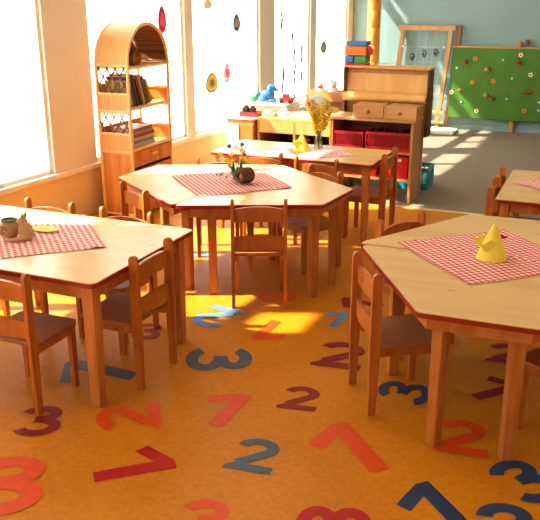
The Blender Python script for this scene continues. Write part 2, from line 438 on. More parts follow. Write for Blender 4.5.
def table(name, label, poly, loc, rotz, group=None, rad=.03, apron=.06, leginset=.06, legsz=.052, legs=None):
    t = thing(name, label, 'table', loc, rotz, group)
    body = rounded(poly, rad)
    MB().prism(body, .018, Matrix.Translation((0, 0, TH - .022))).build('edge_band', M['redge'], t)
    MB().prism(rounded(offs(poly, .003), rad), .0045, Matrix.Translation((0, 0, TH - .0045)), .0015).build('tabletop', M['top'], t)
    ins = offs(poly, .05); inn = offs(poly, .072); N = len(poly)
    ap = MB()
    for i in range(N):
        q = [ins[i], ins[(i + 1) % N], inn[(i + 1) % N], inn[i]]
        ap.prism(q, apron, Matrix.Translation((0, 0, TH - .022 - apron)))
    ap.build('apron', M['leg'], t)
    lg = offs(poly, leginset)
    if legs: lg = legs
    for i, p in enumerate(lg):
        a = Vector(poly[i - 1]) - Vector(poly[i]); b = Vector(poly[(i + 1) % N]) - Vector(poly[i])
        ang = math.atan2(*(a.normalized() + b.normalized()).yx) if a.normalized().dot(b.normalized()) < .2 else math.atan2(b.y, b.x)
        rot = Matrix.Rotation(ang + (R(45) if abs(a.normalized().dot(b.normalized())) < .1 else 0), 3, 'Z')
        MB().box((p[0], p[1], (TH - .023) / 2), (legsz, legsz, TH - .023), .005, rot=rot, taper=.82).build('leg', M['leg'], t)
    return t
def tlegs(long, short, k=.26):
    h = (long - short) / 2 * math.sqrt(3)
    return [(-long / 2 + k, -.085), (-short / 2 + .08, -h + .095), (short / 2 - .08, -h + .095), (long / 2 - k, -.085)]
def trap(long, short):
    h = (long - short) / 2 * math.sqrt(3)
    return [(-long / 2, -.0015), (-short / 2, -h), (short / 2, -h), (long / 2, -.0015)]
G1 = 'pairs of trapezoid tables pushed together into hexagons'
# yellow-hen table (front right): two trapezoids with the seam running left-right
table('trapezoid_table', 'near half of the large front right hexagonal table, nearest the camera', trap(1.25, .43), (-.325, 3.3, 0), R(1), G1, legs=tlegs(1.25, .43, .20))
table('trapezoid_table', 'far half of the large front right hexagonal table, under the yellow hen', trap(1.25, .43), (-.345, 3.302, 0), R(181), G1, legs=tlegs(1.25, .43, .20))
# bouquet table (middle): seam running front-back
table('trapezoid_table', 'right half of the middle hexagonal table, behind the chair seen from the back', trap(1.24, .42), (-2.02, 4.17, 0), R(84), G1, legs=tlegs(1.24, .42))
table('trapezoid_table', 'left half of the middle hexagonal table, pointing at the cane bookcase', trap(1.24, .42), (-2.02, 4.17, 0), R(264), G1, legs=tlegs(1.24, .42))
rect = lambda w, d: [(0, 0), (w, 0), (w, d), (0, d)]
table('rectangular_table', 'rectangular birch table with red edge in the left foreground, clay figurine on it', rect(1.265, .835), (-3.02, 2.365, 0), 0, None, .032, .07, .066, .058)
table('rectangular_table', 'rear birch table before the red baskets with glass vase of yellow twigs', rect(1.22, .57), (-2.60, 5.0, 0), 0, None, .03, .06, .055, .05)
table('rectangular_table', 'birch table at the right edge standing near the carpet, pink cloth on it', rect(1.2, .86), (-.5, 4.375, 0), 0, None, .03, .06, .055, .05)

# ------------------------------------------------------------ gingham cloths
def cloth(label, x, y, half, mat, rz=45, poly_clip=None):
    mb = MB(); n = 36; s = half * math.sqrt(2)
    random.seed(int(abs(x * 100)))
    ph = [random.random() * 6 for _ in range(6)]
    rows = []
    for i in range(n + 1):
        row = []
        for j in range(n + 1):
            u = (i / n - .5) * s; v = (j / n - .5) * s
            w = math.sin(u * 18 + v * 7 + ph[0]) * math.sin(v * 13 - u * 5 + ph[1])
            fold = math.exp(-((u * .8 + v * .6 - .02) / .012) ** 2) * .004
            uu = u + .004 * math.sin(v * 15 + ph[2]); vv = v + .004 * math.sin(u * 14 + ph[3])
            row.append(mb.bm.verts.new((uu, vv, .0025 + .0022 * max(0, w) + fold)))
        rows.append(row)
    for i in range(n):
        for j in range(n): mb.bm.faces.new((rows[i][j], rows[i + 1][j], rows[i + 1][j + 1], rows[i][j + 1]))
    o = mb.build('table_cloth', mat, loc=(x, y, TH), rotz=R(rz), smooth=True)
    return tag(o, label, 'tablecloth', 'small checked cloths on the tables')
cloth('red and white checked cloth under the yellow felt hen on the front right table', -.385, 3.35, .415, M['cloth'], 43)
cloth('red and white checked cloth under the bouquet on the middle table', -2.04, 4.18, .41, M['cloth'], 45)
cloth('washed out pink checked cloth under the clay figurine on the left table', -2.40, 2.79, .415, M['clothpale'], 45)  # paler gingham copy, window overexposure put into its colour here
cloth('pink checked cloth on the rear table with vase and small felt hen', -1.86, 5.28, .27, M['clothpale'], 38)
cloth('pink checked cloth on the table at the right picture edge', -.09, 4.86, .38, M['clothpale'], 45)

# ------------------------------------------------------------ yellow felt hens
def hen(label, x, y, z, h, r, face):
    t = thing('felt_hen', label, 'decoration', (x, y, z), face, 'yellow felt cone hens on the tables')
    prof = [(r, 0), (r * .97, h * .03), (r * .74, h * .30), (r * .45, h * .62), (r * .15, h * .93), (.002, h)]
    MB().lathe(prof, 24).build('body', M['felt'], t, True)
    for s in (-1, 1):
        wg = MB()
        m = Matrix.Translation((0, s * r * .60, h * .36)) @ Matrix.Rotation(R(90), 4, 'X') @ Matrix.Rotation(R(s * 10), 4, 'Y')
        wg.prism([(-.1 * r, -.3 * r), (.75 * r, -.2 * r), (1.15 * r, .35 * r), (.8 * r, .30 * r), (.45 * r, .55 * r), (-.1 * r, .35 * r)], .004, m)
        wg.build('wing', M['felt'], t)
    MB().lathe([(.16 * r, 0), (.10 * r, .25 * r), (.002, .5 * r)], 10).build('beak', M['feltred'], t, True).matrix_local = Matrix.Translation((-.40 * r, 0, h * .60)) @ Matrix.Rotation(R(-90), 4, 'Y')
    return t
hen('large yellow felt cone hen with wings on the front right checked cloth', -.365, 3.30, TH + .005, .155, .067, R(205))
hen('small yellow felt cone hen standing left of the glass vase on the rear table', -1.985, 5.27, TH + .005, .13, .062, R(200))

# ------------------------------------------------------------ clay figurine group
t = thing('clay_figurine', 'brown clay squirrel figurine with two ears and curled tail on the left table', 'figurine', (-2.385, 2.735, TH + .006), R(15))
b = MB(); b.ball((0, 0, .042), .036, (.95, .8, 1.15), 3); b.ball((.005, 0, .018), .034, (1.1, .9, .5), 2); b.ball((-.012, 0, .085), .021, (1.15, .85, 1), 3); b.ball((-.032, 0, .08), .009, (1.3, .8, .8))
b.build('body', M['tan'], t, True)
for s in (-1, 1): MB().tube([(-.005, s * .012, .098), (-.002, s * .015, .113), (0, s * .016, .128)], [.008, .007, .002], 8).build('ear', M['tan'], t, True)
MB().tube([(.02, 0, .01), (-.01, -.035, .008), (-.05, -.05, .007), (-.09, -.04, .006)], [.011, .011, .009, .004], 8).build('tail', M['tan'], t, True)
t = thing('clay_pot', 'round snail shaped clay pot with dark green rim beside the clay squirrel', 'pot', (-2.475, 2.735, TH + .006), 0)
MB().lathe([(.022, 0), (.040, .018), (.046, .042), (.038, .068), (.032, .078), (.027, .07), (.025, .03), (.001, .028)], 20).build('bowl', M['tan'], t, True)
MB().lathe([(.030, .076), (.038, .079), (.038, .086), (.030, .086), (.027, .078)], 20).build('rim', M['stem'], t, True)
sp = [(-.008 + .024 * (1 - a / 700) * math.cos(R(a)), -.047 + .004 * abs(math.cos(R(a))), .04 + .024 * (1 - a / 700) * math.sin(R(a))) for a in range(0, 640, 30)]
MB().tube(sp, .003, 6).build('spiral', M['brown'], t, True)
for lab, x, y, a in (('pale yellow paper leaf lying right behind the clay squirrel', -2.40, 2.88, 10), ('pale yellow paper leaf lying left of the snail pot', -2.56, 2.78, -25)):
    mb = MB(); n = 10; pts = [(.075 * math.cos(R(q)), .035 * math.sin(R(q)) * (1 + .25 * math.cos(R(q)))) for q in range(0, 360, 18)]
    mb.prism(pts, .002)
    tag(mb.build('paper_leaf', M['paleyellow'], loc=(x, y, TH + .014), rotz=R(a)), lab, 'decoration', 'paper leaves around the clay figurines').rotation_euler.x = R(6)

# ------------------------------------------------------------ bouquet on the middle table
t = thing('hollow_log_planter', 'dark hollow wooden log planter lying beside the bouquet on the middle table', 'planter', (-1.935, 4.16, TH + .006), R(-20))
lg = MB(); rings = []
n = 18
for yy, ro, ri in ((-.05, .040, None), (.06, .042, None)): pass
prof = [(.020, -.048), (.036, -.05), (.046, -.03), (.048, 0), (.045, .04), (.030, .055), (.002, .056)]
lg.lathe([(.002, -.02), (.020, -.022)] + prof, 18)
lo = lg.build('log', plain('log_bark', (.13, .06, .025), .9, .35, 40), t, True); lo.matrix_local = Matrix.Translation((.008, 0, .049)) @ Matrix.Rotation(R(90), 4, 'X') @ Matrix.Rotation(R(180), 4, 'X')
MB().ball((.008, -.028, .044), .022, (1, .4, .9), 2).build('pink_filling', M['tan'], t, True)
MB().ball((-.02, 0, .085), .02, (1.4, 1, .5), 2, noise=.3).ball((.02, .01, .09), .015, (1.4, 1, .6), 2, noise=.3).build('moss', M['stem'], t)
t = thing('spring_bouquet', 'loose bouquet of daffodils and seed heads standing on the middle table', 'flowers', (-1.99, 4.17, TH + .006))
MB().lathe([(.020, 0), (.024, .01), (.022, .06), (.018, .085), (.016, .085), (.019, .06), (.020, .012), (.001, .010)], 16).build('jar', M['vaseglass'], t, True)
random.seed(3)
stems = MB(); leaves = MB(); fl = []; sd = []; pf = []
heads = [(-.055, .0, .13, 'y'), (-.035, -.02, .105, 'y'), (.045, .01, .14, 'y'), (.055, .02, .12, 'y'), (-.03, .01, .175, 'p'), (-.10, .02, .17, 'y'), (-.085, .0, .14, 'p'),
         (.02, .02, .19, 'p'), (-.05, .02, .215, 's'), (.028, .02, .225, 's'), (.052, .0, .165, 's'), (.0, .0, .21, 'p'), (-.015, -.02, .13, 'y'), (.06, -.01, .15, 'y')]
for x, y, z, k in heads:
    X, Y = x * .92, x * .39 + y
    stems.tube([(x * .1, y * .1, .01), (X * .35, Y * .35, z * .55), (X, Y, z)], .0018, 5)
    if k == 's': sd.append((X, Y, z))
    else: (fl if k == 'y' else pf).append((X, Y, z))
for a, rr, zz in ((200, .12, .045), (190, .10, .04), (215, .085, .055), (170, .075, .02)):
    stems.tube([(0, 0, .03), (rr * .5 * math.cos(R(a)), rr * .5 * math.sin(R(a)), zz + .03), (rr * math.cos(R(a)), rr * math.sin(R(a)), zz)], .0016, 5)
    stems.ball((rr * math.cos(R(a)), rr * math.sin(R(a)), zz), .006, (1, 1, 1.4), 1)
stems.build('stems', M['stem'], t)
for k in range(12):
    a = k * 2.4; l = .09 + .05 * random.random(); r = .03 + .02 * random.random()
    m = Matrix.Rotation(a, 4, 'Z') @ Matrix.Rotation(R(12 + 8 * random.random()), 4, 'Y') @ Matrix.Rotation(R(90), 4, 'X')
    leaves.prism([(-.006, .02), (.006, .02), (.008, l * .6), (0, l + .03), (-.008, l * .6)], .001, m)
leaves.build('leaves', M['greenp'], t)
def blossom(cx, cy, cz, r, npet=6, tilt=None):
    mb = MB(); tilt = tilt or Matrix.Rotation(R(60), 3, 'X') @ Matrix.Rotation(random.random() * 3, 3, 'Z')
    for k in range(npet):
        a = 2 * PI * k / npet
        rot = tilt @ Matrix.Rotation(a, 3, 'Z')
        mb.ball(Vector((cx, cy, cz)) + rot @ Vector((r * .6, 0, 0)), r * .5, (1, .5, .18), 1, rot)
    mb.ball(Vector((cx, cy, cz)) + tilt @ Vector((0, 0, r * .25)), r * .3, (1, 1, 1.2), 1)
    return mb
for q in fl: blossom(*q, .020).build('blossom', M['petal'], t)
for q in pf: blossom(*q, .024).build('pale_blossom', M['palepetal'], t)
for q in sd: MB().ball(q, .013, (1, 1, 1), 2, noise=.25).build('seed_head', M['seed'], t)

# ------------------------------------------------------------ glass vase with forsythia on the rear table
t = thing('glass_vase', 'narrow glass vase holding yellow twigs on the rear table', 'vase', (-1.865, 5.29, TH + .006))
MB().lathe([(.030, 0), (.034, .01), (.030, .06), (.026, .11), (.032, .135), (.030, .135), (.024, .11), (.027, .06), (.030, .014), (.001, .012)], 20).build('vase', M['vaseglass'], t, True)
t2 = thing('forsythia_twigs', 'tall spray of yellow forsythia twigs standing in the glass vase', 'flowers', (-1.865, 5.29, TH + .018))
random.seed(11)
tw = MB(); bl = MB()
ends = [(-.10, .0, .40), (-.07, .02, .34), (-.06, -.02, .30), (-.03, .03, .28), (.0, 0, .27), (.03, .02, .25), (.06, 0, .28), (.09, .02, .30), (-.02, 0, .33), (.03, -.02, .34), (.06, .0, .36), (0, .02, .31), (-.05, .01, .36), (.08, 0, .27), (-.04, 0, .24), (.02, -.02, .22), (.045, .02, .18), (-.09, .01, .37), (.05, -.01, .22)]
for x, y, z in ends:
    P = [(0, 0, 0), (x * .15, y * .3, .12), (x * .55, y * .7, z * .65), (x, y, z)]
    P = [(p[0] * .92 - p[1] * .39, p[0] * .39 + p[1] * .92, p[2]) for p in P]
    tw.tube(P, .002, 5)
    for k in range(75):
        f = .32 + .68 * random.random()
        i = 0
        seg = f * 3; i = min(2, int(seg)); g = seg - i
        p = Vector(P[i]).lerp(Vector(P[i + 1]), g)
        if p.z < .15: continue
        p += Vector((random.uniform(-.015, .015), random.uniform(-.015, .015), random.uniform(-.01, .01)))
        bl.ball(p, random.uniform(.006, .010), (1, .8, .7), 1, Matrix.Rotation(random.random() * 6, 3, 'Z'))
tw.build('twigs', M['brown'], t2)
o = bl.build('blossoms', M['yellowp'], t2); o['kind'] = 'stuff'

# ------------------------------------------------------------ cane bookcase
BX0, BX1, BY0, BY1 = -3.54, -3.24, 4.975, 5.58
t = thing('bookcase', 'tall arched cane bookcase with open shelves against the window wall', 'bookcase', (BX0, BY0, 0))
W, D = BX1 - BX0, BY1 - BY0; SP = 1.165; RA = D / 2; PR = .013
for x in (PR, W - PR):
    for y in (PR, D - PR): MB().tube([(x, y, 0), (x, y, SP)], PR, 10).build('post', M['cane'], t, True)
    arc = [(x, D / 2 - (RA - PR) * math.cos(R(a)), SP + (RA - PR) * math.sin(R(a))) for a in range(0, 181, 9)]
    MB().tube(arc, PR, 10).build('arch', M['cane'], t, True)
mb = MB(); ro = RA - .006; ri = RA - .018
prof = [(D / 2 - ro * math.cos(R(a)), SP + ro * math.sin(R(a))) for a in range(0, 181, 6)]
prof2 = [(D / 2 - ri * math.cos(R(a)), SP + ri * math.sin(R(a))) for a in range(0, 181, 6)]
for A, B in (((prof), (prof2)),):
    for i in range(len(A) - 1):
        q = [A[i], A[i + 1], B[i + 1], B[i]]
        v0 = [mb.bm.verts.new((.015, *p)) for p in q]; v1 = [mb.bm.verts.new((W - .015, *p)) for p in q]
        mb.bm.faces.new(v0); mb.bm.faces.new(v1[::-1])
        for k in range(4): mb.bm.faces.new((v0[k], v0[(k + 1) % 4], v1[(k + 1) % 4], v1[k]))
mb.build('arched_top', M['caneslat'], t)
for y in (PR, D - PR):
    for z in (SP, .955, .822, .655, .52, .03): MB().tube([(0, y, z), (W, y, z)], .012, 8).build('side_rail', M['cane'], t, True)
    for z0, z1 in ((.835, .945), (.535, .645)): MB().box((W / 2, y, (z0 + z1) / 2), (W - .04, .006, z1 - z0)).build('slatted_side', M['caneslat'] if y < .1 else M['shelfw'], t)
    MB().box((W / 2, y, .275), (W - .04, .008, .48)).build('lower_side', M['shelfw'], t)
for z0, z1 in ((.967, 1.15), (.667, .81)):
    la = MB(); h = z1 - z0
    for s in (-1, 1):
        for k in range(-3, 7):
            xa = k * .072; xb = xa + s * h * .62
            P = []
            for f in (i / 20 for i in range(21)):
                x = xa + (xb - xa) * f
                if .02 <= x <= W - .02: P.append((x, PR + s * .002, z0 + h * f))
            if len(P) > 1: la.tube([P[0], P[-1]], .0062, 5)
    la.build('lattice', M['lattice'], t)
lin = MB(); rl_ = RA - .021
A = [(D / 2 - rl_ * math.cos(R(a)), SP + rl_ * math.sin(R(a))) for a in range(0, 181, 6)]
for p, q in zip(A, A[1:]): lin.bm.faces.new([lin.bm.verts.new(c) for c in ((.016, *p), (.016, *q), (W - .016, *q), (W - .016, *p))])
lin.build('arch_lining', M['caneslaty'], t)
for z in (1.145, .845, .535):
    MB().box((W / 2, D / 2, z), (W - .02, D - .03, .016)).tube([(W - PR, 0, z), (W - PR, D, z)], .012, 8).tube([(PR, 0, z), (PR, D, z)], .010, 8).build('shelf', M['cane'], t)
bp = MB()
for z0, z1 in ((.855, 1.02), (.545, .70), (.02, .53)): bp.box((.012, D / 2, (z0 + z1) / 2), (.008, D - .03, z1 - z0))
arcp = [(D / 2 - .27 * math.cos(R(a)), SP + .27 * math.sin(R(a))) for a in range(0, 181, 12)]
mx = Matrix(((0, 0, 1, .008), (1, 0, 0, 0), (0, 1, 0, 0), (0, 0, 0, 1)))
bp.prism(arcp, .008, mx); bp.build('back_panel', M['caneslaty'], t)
dr = MB().box((W - .012, D / 2, .462), (.02, D - .06, .115), .004).build('drawer', M['shelfw'], t)
MB().box((W + .008, D / 2, .475), (.018, .09, .018), .006).build('handle', M['cane'], dr)
MB().box((W - .014, D / 2, .20), (.018, D - .06, .36), .004).build('door', M['shelfw'], t)
# books
def book(label, x, y, z, dims, mat, lean=0, rz=0, group=None):
    o = thing('book', label, 'book', (x, y, z), rz, group)
    o.rotation_euler = (lean, 0, rz)
    w, th, h = dims
    cv = MB(); cv.box((0, -th / 2 + .0015, h / 2), (w, .003, h)); cv.box((0, th / 2 - .0015, h / 2), (w, .003, h)); cv.box((w / 2 - .0015, 0, h / 2), (.003, th, h))
    cv.build('cover', mat, o)
    MB().box((-.003, 0, h / 2), (w - .01, th - .006, h - .008)).build('pages', M['paper'], o)
    return o
bcol = [('pale green', plain('bk1', (.42, .45, .22), .6)), ('dark blue', plain('bk2', (.05, .09, .16), .5)), ('black', plain('bk3', (.03, .03, .03), .5)), ('maroon', plain('bk4', (.28, .05, .04), .5)),
        ('tan', plain('bk5', (.55, .34, .14), .6)), ('dark brown', plain('bk6', (.12, .06, .03), .5)), ('ochre', plain('bk7', (.62, .36, .07), .5))]
yy = BY0 + .11
for i, (nm, m) in enumerate(bcol):
    th = .026 + .006 * (i % 3); h = [.20, .235, .245, .215, .235, .22, .19][i]
    book('%s picture book leaning in the middle shelf of the cane bookcase' % nm, BX0 + .16, yy, .856 + .006, (.19, th, h), m, R(20), 0, 'picture books leaning on the middle shelf')
    yy += th + .012
zz = .546
pile = [('white', (.75, .72, .66)), ('light blue', (.25, .42, .55)), ('cream', (.8, .7, .5)), ('red', (.5, .08, .06)), ('grey', (.4, .4, .4)), ('brown', (.3, .17, .08))]
for i, (nm, c) in enumerate(pile):
    th = .022
    o = book('%s picture book lying in the pile on the lower shelf of the cane bookcase' % nm, BX0 + .15, BY0 + .12, zz + th / 2, (.19, th, .30 - .02 * (i % 3)), plain('pl%d' % i, c, .5), R(-90), 0, 'picture books piled on the lower shelf')
    zz += th + .001
# dark basket with handle on the top shelf
t = thing('wicker_basket', 'small dark wicker basket with loop handle in the arch of the cane bookcase', 'basket', (BX0 + .20, BY0 + .22, 1.158))
MB().lathe([(.05, 0), (.07, .03), (.075, .07), (.07, .07), (.065, .03), (.045, .01), (.001, .01)], 18).build('bowl', M['seed'], t, True)
MB().tube([(.0, -.068, .06), (0, -.05, .12), (0, 0, .15), (0, .05, .12), (0, .068, .06)], .007, 8).build('handle', M['brown'], t, True)
MB().ball((0, 0, .075), .045, (1, 1, .8), 2, noise=.3).build('contents', M['lattice'], t)

# ------------------------------------------------------------ storage unit with red baskets
UX0, UX1, UY0, UY1 = -2.11, -1.40, 6.28, 6.58
t = thing('storage_unit', 'beech shelf unit holding red baskets in front of the toy piano', 'shelf unit', ((UX0 + UX1) / 2, UY0, 0))
w = UX1 - UX0; d = UY1 - UY0
for s in (-1, 1): MB().box((s * (w / 2 - .012), d / 2, .335), (.024, d, .67), .004).build('side_panel', M['beechv'], t)
MB().box((0, d / 2 - .005, .682), (w + .03, d + .02, .022), .005).build('top_board', M['beech'], t)
for z in (.42, .195): MB().box((0, d / 2, z), (w - .05, d - .01, .02)).build('shelf', M['beech'], t)
MB().box((0, d - .008, .43), (w - .05, .012, .48)).build('back_panel', M['dark'], t)
MB().box((-.355, d / 2, .335), (.018, d, .67)).build('side_panel', M['beechv'], t)
def mesh_basket(label, x0, x1, z0, h, name='red_basket', fill=True):
    cx = (x0 + x1) / 2; w = x1 - x0; dd = .24; wt = .008
    o = thing(name, label, 'basket', (cx, UY0 + .13, z0), 0, 'red plastic baskets in the beech unit')
    b = MB()
    b.box((0, 0, .006), (w - .02, dd - .02, .012))
    for yy in (-dd / 2, dd / 2):
        b.box((0, yy, h - .012), (w, wt, .024)); b.box((0, yy, .015), (w - .01, wt, .03))
        n = int(w / .022)
        for k in range(n + 1): b.box((-w / 2 + k * w / n, yy, h / 2), (.009, wt * .7, h))
        b.box((0, yy, h * .5), (w, wt * .7, .012))
    for xx in (-w / 2, w / 2):
        b.box((xx, 0, h - .012), (wt, dd, .024)); b.box((xx, 0, h * .4), (wt, dd, h * .7))
    b.build('basket', M['redplastic'], o)
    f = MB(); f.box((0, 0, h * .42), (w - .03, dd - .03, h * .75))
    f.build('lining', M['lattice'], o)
    if fill:
        random.seed(5); f = MB()
        for k in range(26): f.ball((random.uniform(-w / 2 + .04, w / 2 - .04), random.uniform(-.09, .09), h * .88 + random.uniform(0, .02)), .018, (1, 1, .7), 1, noise=.3)
        q = f.build('contents', M['black'], o); q['kind'] = 'stuff'
    return o
mesh_basket('wide red basket heaped with black toys on the middle shelf, right one', -1.80, -1.435, .431, .155)
mesh_basket('smaller red basket on the middle shelf beside the wide one, left one', -2.075, -1.83, .431, .145, fill=False)
for lab, x0, x1 in (('red box with white label on the lower shelf of the beech unit, right one', -1.62, -1.435), ('red box on the lower shelf of the beech unit behind the chair, left one', -2.06, -1.70)):
    o = thing('red_box', lab, 'box', ((x0 + x1) / 2, UY0 + .13, .206), 0, 'red boxes on the lower shelf')
    MB().box((0, 0, .092), (x1 - x0, .24, .184), .006).build('body', M['redbox'], o)
    MB().box((0, -.123, .155), (.075, .004, .022)).build('label', M['paper'], o)
for i, (lab, x0, x1, a) in enumerate((('small beech drawer box with round knob on top of the shelf unit, left one', -1.925, -1.665, 2), ('small beech drawer box with round knob on top of the shelf unit, right one', -1.65, -1.375, -5))):
    o = thing('drawer_box', lab, 'drawer box', ((x0 + x1) / 2, UY0 + .12, .694), R(a), 'drawer boxes on the shelf unit')
    w = x1 - x0
    MB().box((0, 0, .053), (w - .01, .20, .105), .004).build('case', M['beechv'], o)
    q = MB().box((0, -.105, .054), (w, .014, .108), .004).build('drawer', M['beech'], o)
    MB().lathe([(.008, 0), (.008, .008), (.016, .014), (.016, .02), (.008, .026), (.001, .027)], 14).build('knob', M['chair'], q, True).matrix_local = Matrix.Translation((0, -.112, .052)) @ Matrix.Rotation(R(90), 4, 'X')
# toy piano behind
t = thing('toy_piano', 'upright wooden toy piano with closed lid standing behind the shelf unit', 'piano', (-1.745, 6.66, 0))
MB().box((0, .09, .775), (.72, .12, .56), .008).build('body', M['beechv'], t)
MB().box((0, .035, .965), (.735, .025, .205), .006, rot=Matrix.Rotation(R(-8), 3, 'X')).build('front_panel', M['lid'], t)
MB().box((0, .08, 1.073), (.755, .17, .018), .005).build('top_board', M['lid'], t)
mb = MB(); prof = [(.03, .79), (-.06, .79), (-.085, .80), (-.092, .82), (-.08, .845), (-.03, .862), (.03, .868)]
mx = Matrix(((0, 0, 1, -.36), (1, 0, 0, 0), (0, 1, 0, 0), (0, 0, 0, 1)))
mb.prism(prof, .72, mx, .003).build('keyboard_lid', M['lid'], t)
for s in (-1, 1):
    MB().box((s * .367, .06, .785), (.02, .18, .56), .005).build('cheek', M['dark'], t)
    MB().box((s * .30, .09, .25), (.05, .06, .5), .005).build('leg', M['beechv'], t)
tag(MB().box((-1.76, 6.74, 1.09), (.16, .10, .012), .002).box((-1.74, 6.74, 1.099), (.12, .08, .006), .001).build('notebook', M['paper']), 'small pale notebook lying on top of the toy piano', 'book')
t = thing('crate', 'turquoise plastic crate on the carpet behind the shelf unit', 'crate', (-1.50, 6.95, 0))
cr = MB(); w, dd, h = .25, .26, .20
for s in (-1, 1):
    for z, hh in ((.03, .06), (h - .02, .04)):
        cr.box((s * w / 2, 0, z), (.01, dd, hh)); cr.box((0, s * dd / 2, z), (w, .01, hh))
    for k in range(7): cr.box((s * w / 2, -dd / 2 + k * dd / 6, h / 2), (.008, .012, h)); cr.box((-w / 2 + k * w / 6, s * dd / 2, h / 2), (.012, .008, h))
cr.box((0, 0, .005), (w, dd, .01)); cr.box((0, 0, h), (w + .025, dd + .025, .012), .003) if False else None
cr.build('body', M['turq'], t)
MB().box((0, 0, .06), (w - .02, dd - .02, .1)).build('contents', M['tealp'], t)

# toy drawers on the piano
t = thing('drawer_tower', 'small tower of blue, orange and green toy drawers on the toy piano', 'toy', (-2.03, 6.74, 1.083), 0)
for z, h, x, w, m, in ((.008, .016, 0, .19, 'redp'), (.048, .058, -.055, .075, 'bluep'), (.048, .058, .04, .10, 'greenp'), (.12, .075, 0, .185, 'orangep'), (.18, .036, .005, .175, 'bluep')):
    MB().box((x, 0, z), (w, .15, h), .005).build('drawer', M[m], t)
MB().lathe([(.001, 0), (.034, 0), (.038, .008), (.034, .016), (.001, .018)], 18).build('disc', M['redp'], t, True).matrix_local = Matrix.Translation((.11, -.03, .12)) @ Matrix.Rotation(R(90), 4, 'X')

# ------------------------------------------------------------ bench under the windows with toys
t = thing('low_bench', 'long low wooden play bench with open compartments under the windows', 'bench', (-2.485, 6.40, 0))
w = .71; d = .5
MB().box((0, d / 2, .615), (w + .01, d, .022), .004).build('top_board', M['lid'], t)
MB().box((0, .012, .552), (w, .022, .115), .004).build('front_board', M['lid'], t)
for s in (-1, 0, 1): MB().box((s * (w / 2 - .012), d / 2, .30), (.024, d, .60), .003).build('panel', M['beechv'], t)
MB().box((0, d / 2, .25), (w - .03, d - .01, .02)).build('shelf', M['beechv'], t)
MB().box((0, d - .01, .3), (w - .03, .012, .58)).build('back_panel', M['dark'], t)
for i, (x, m, lab) in enumerate(((-2.70, 'black', 'dark basket inside the left compartment of the low bench'), (-2.39, 'black', 'dark basket inside the right compartment of the low bench'), (-2.236, 'lightgrey', 'pale bowl inside the right compartment of the low bench'))):
    o = MB().lathe([(.045, 0), (.07, .05), (.075, .13), (.068, .13), (.06, .05), (.001, .02)], 16).build('storage_bowl', M[m], loc=(x, 6.50, .261), smooth=True); tag(o, lab, 'bowl')
t = thing('toy_cupboard', 'pale wooden toy cupboard beside the low bench, red tray on top', 'cupboard', (-3.0, 6.38, 0))
MB().box((0, .19, .30), (.27, .38, .60), .006).build('body', M['shelfw'], t)
MB().box((0, .19, .608), (.30, .40, .018), .004).build('top_board', M['sill'], t)
MB().box((-.07, -.005, .30), (.12, .012, .52), .004).build('door', M['white'], t)
MB().box((.07, -.005, .30), (.12, .012, .52), .004).build('door', M['shelfw'], t)
t = thing('toy_tray', 'shallow red tray holding black toy train cars on the toy cupboard', 'tray', (-2.945, 6.50, .618))
MB().box((0, 0, .005), (.17, .13, .01)).box((0, -.065, .02), (.17, .006, .04)).box((0, .065, .02), (.17, .006, .04)).box((-.085, 0, .02), (.006, .13, .04)).box((.085, 0, .02), (.006, .13, .04)).build('tray', M['redp'], t)
for x in (-.05, .015): MB().box((x, 0, .05), (.05, .05, .05), .006).box((x, 0, .08), (.025, .04, .02), .004).build('train_car', M['black'], t)
t = thing('low_cupboard', 'pale cupboard standing behind against the window wall, toys piled on top', 'cupboard', (-3.04, 6.98, 0))
MB().box((.02, .12, .33), (.5, .36, .66), .006).build('body', M['sill'], t)
MB().box((.02, .11, .67), (.54, .40, .022), .005).build('top_board', M['cream'], t)
t = thing('soft_toy', 'blue and white soft toy dog sitting on the pale cupboard under the window', 'toy', (-3.0, 7.0, .69), R(20))
b = MB(); b.ball((0, 0, .055), .06, (1.2, .9, .9), 2); b.ball((.04, 0, .12), .042, (1.1, 1, .95), 2); b.ball((.085, 0, .11), .02, (1.2, 1, .8), 2)
for s in (-1, 1): b.ball((.05, s * .045, .01), .022, (1.8, .8, .8), 2); b.ball((.03, s * .045, .13), .02, (.6, .5, 1.5), 2); b.ball((-.04, s * .05, .02), .026, (1.5, .9, .8), 2)
b.tube([(-.06, 0, .05), (-.09, 0, .09), (-.08, 0, .13)], [.012, .01, .006], 8)
b.build('body', M['bluep'], t, True)
t = thing('toy_car', 'red toy car on the pale cupboard beside the blue soft toy', 'toy car', (-2.80, 7.0, .681), R(10))
MB().box((0, 0, .035), (.14, .07, .04), .012).box((-.005, 0, .07), (.07, .06, .035), .014).build('body', M['redp'], t)
for x in (-.042, .042):
    for s in (-1, 1): MB().lathe([(.001, 0), (.018, 0), (.018, .012), (.001, .012)], 14).build('wheel', M['black'], t).matrix_local = Matrix.Translation((x, s * .036 + .006, .018)) @ Matrix.Rotation(R(90), 4, 'X')
t = thing('toy_frog', 'dark green toy frog left of the blue soft toy', 'toy', (-3.14, 7.0, .681), 0)
MB().ball((0, 0, .03), .04, (1.2, 1, .75), 2).ball((.03, 0, .055), .025, (1, 1.2, .8), 2).ball((.035, -.018, .075), .009).ball((.035, .018, .075), .009).build('body', M['greenp'], t, True)
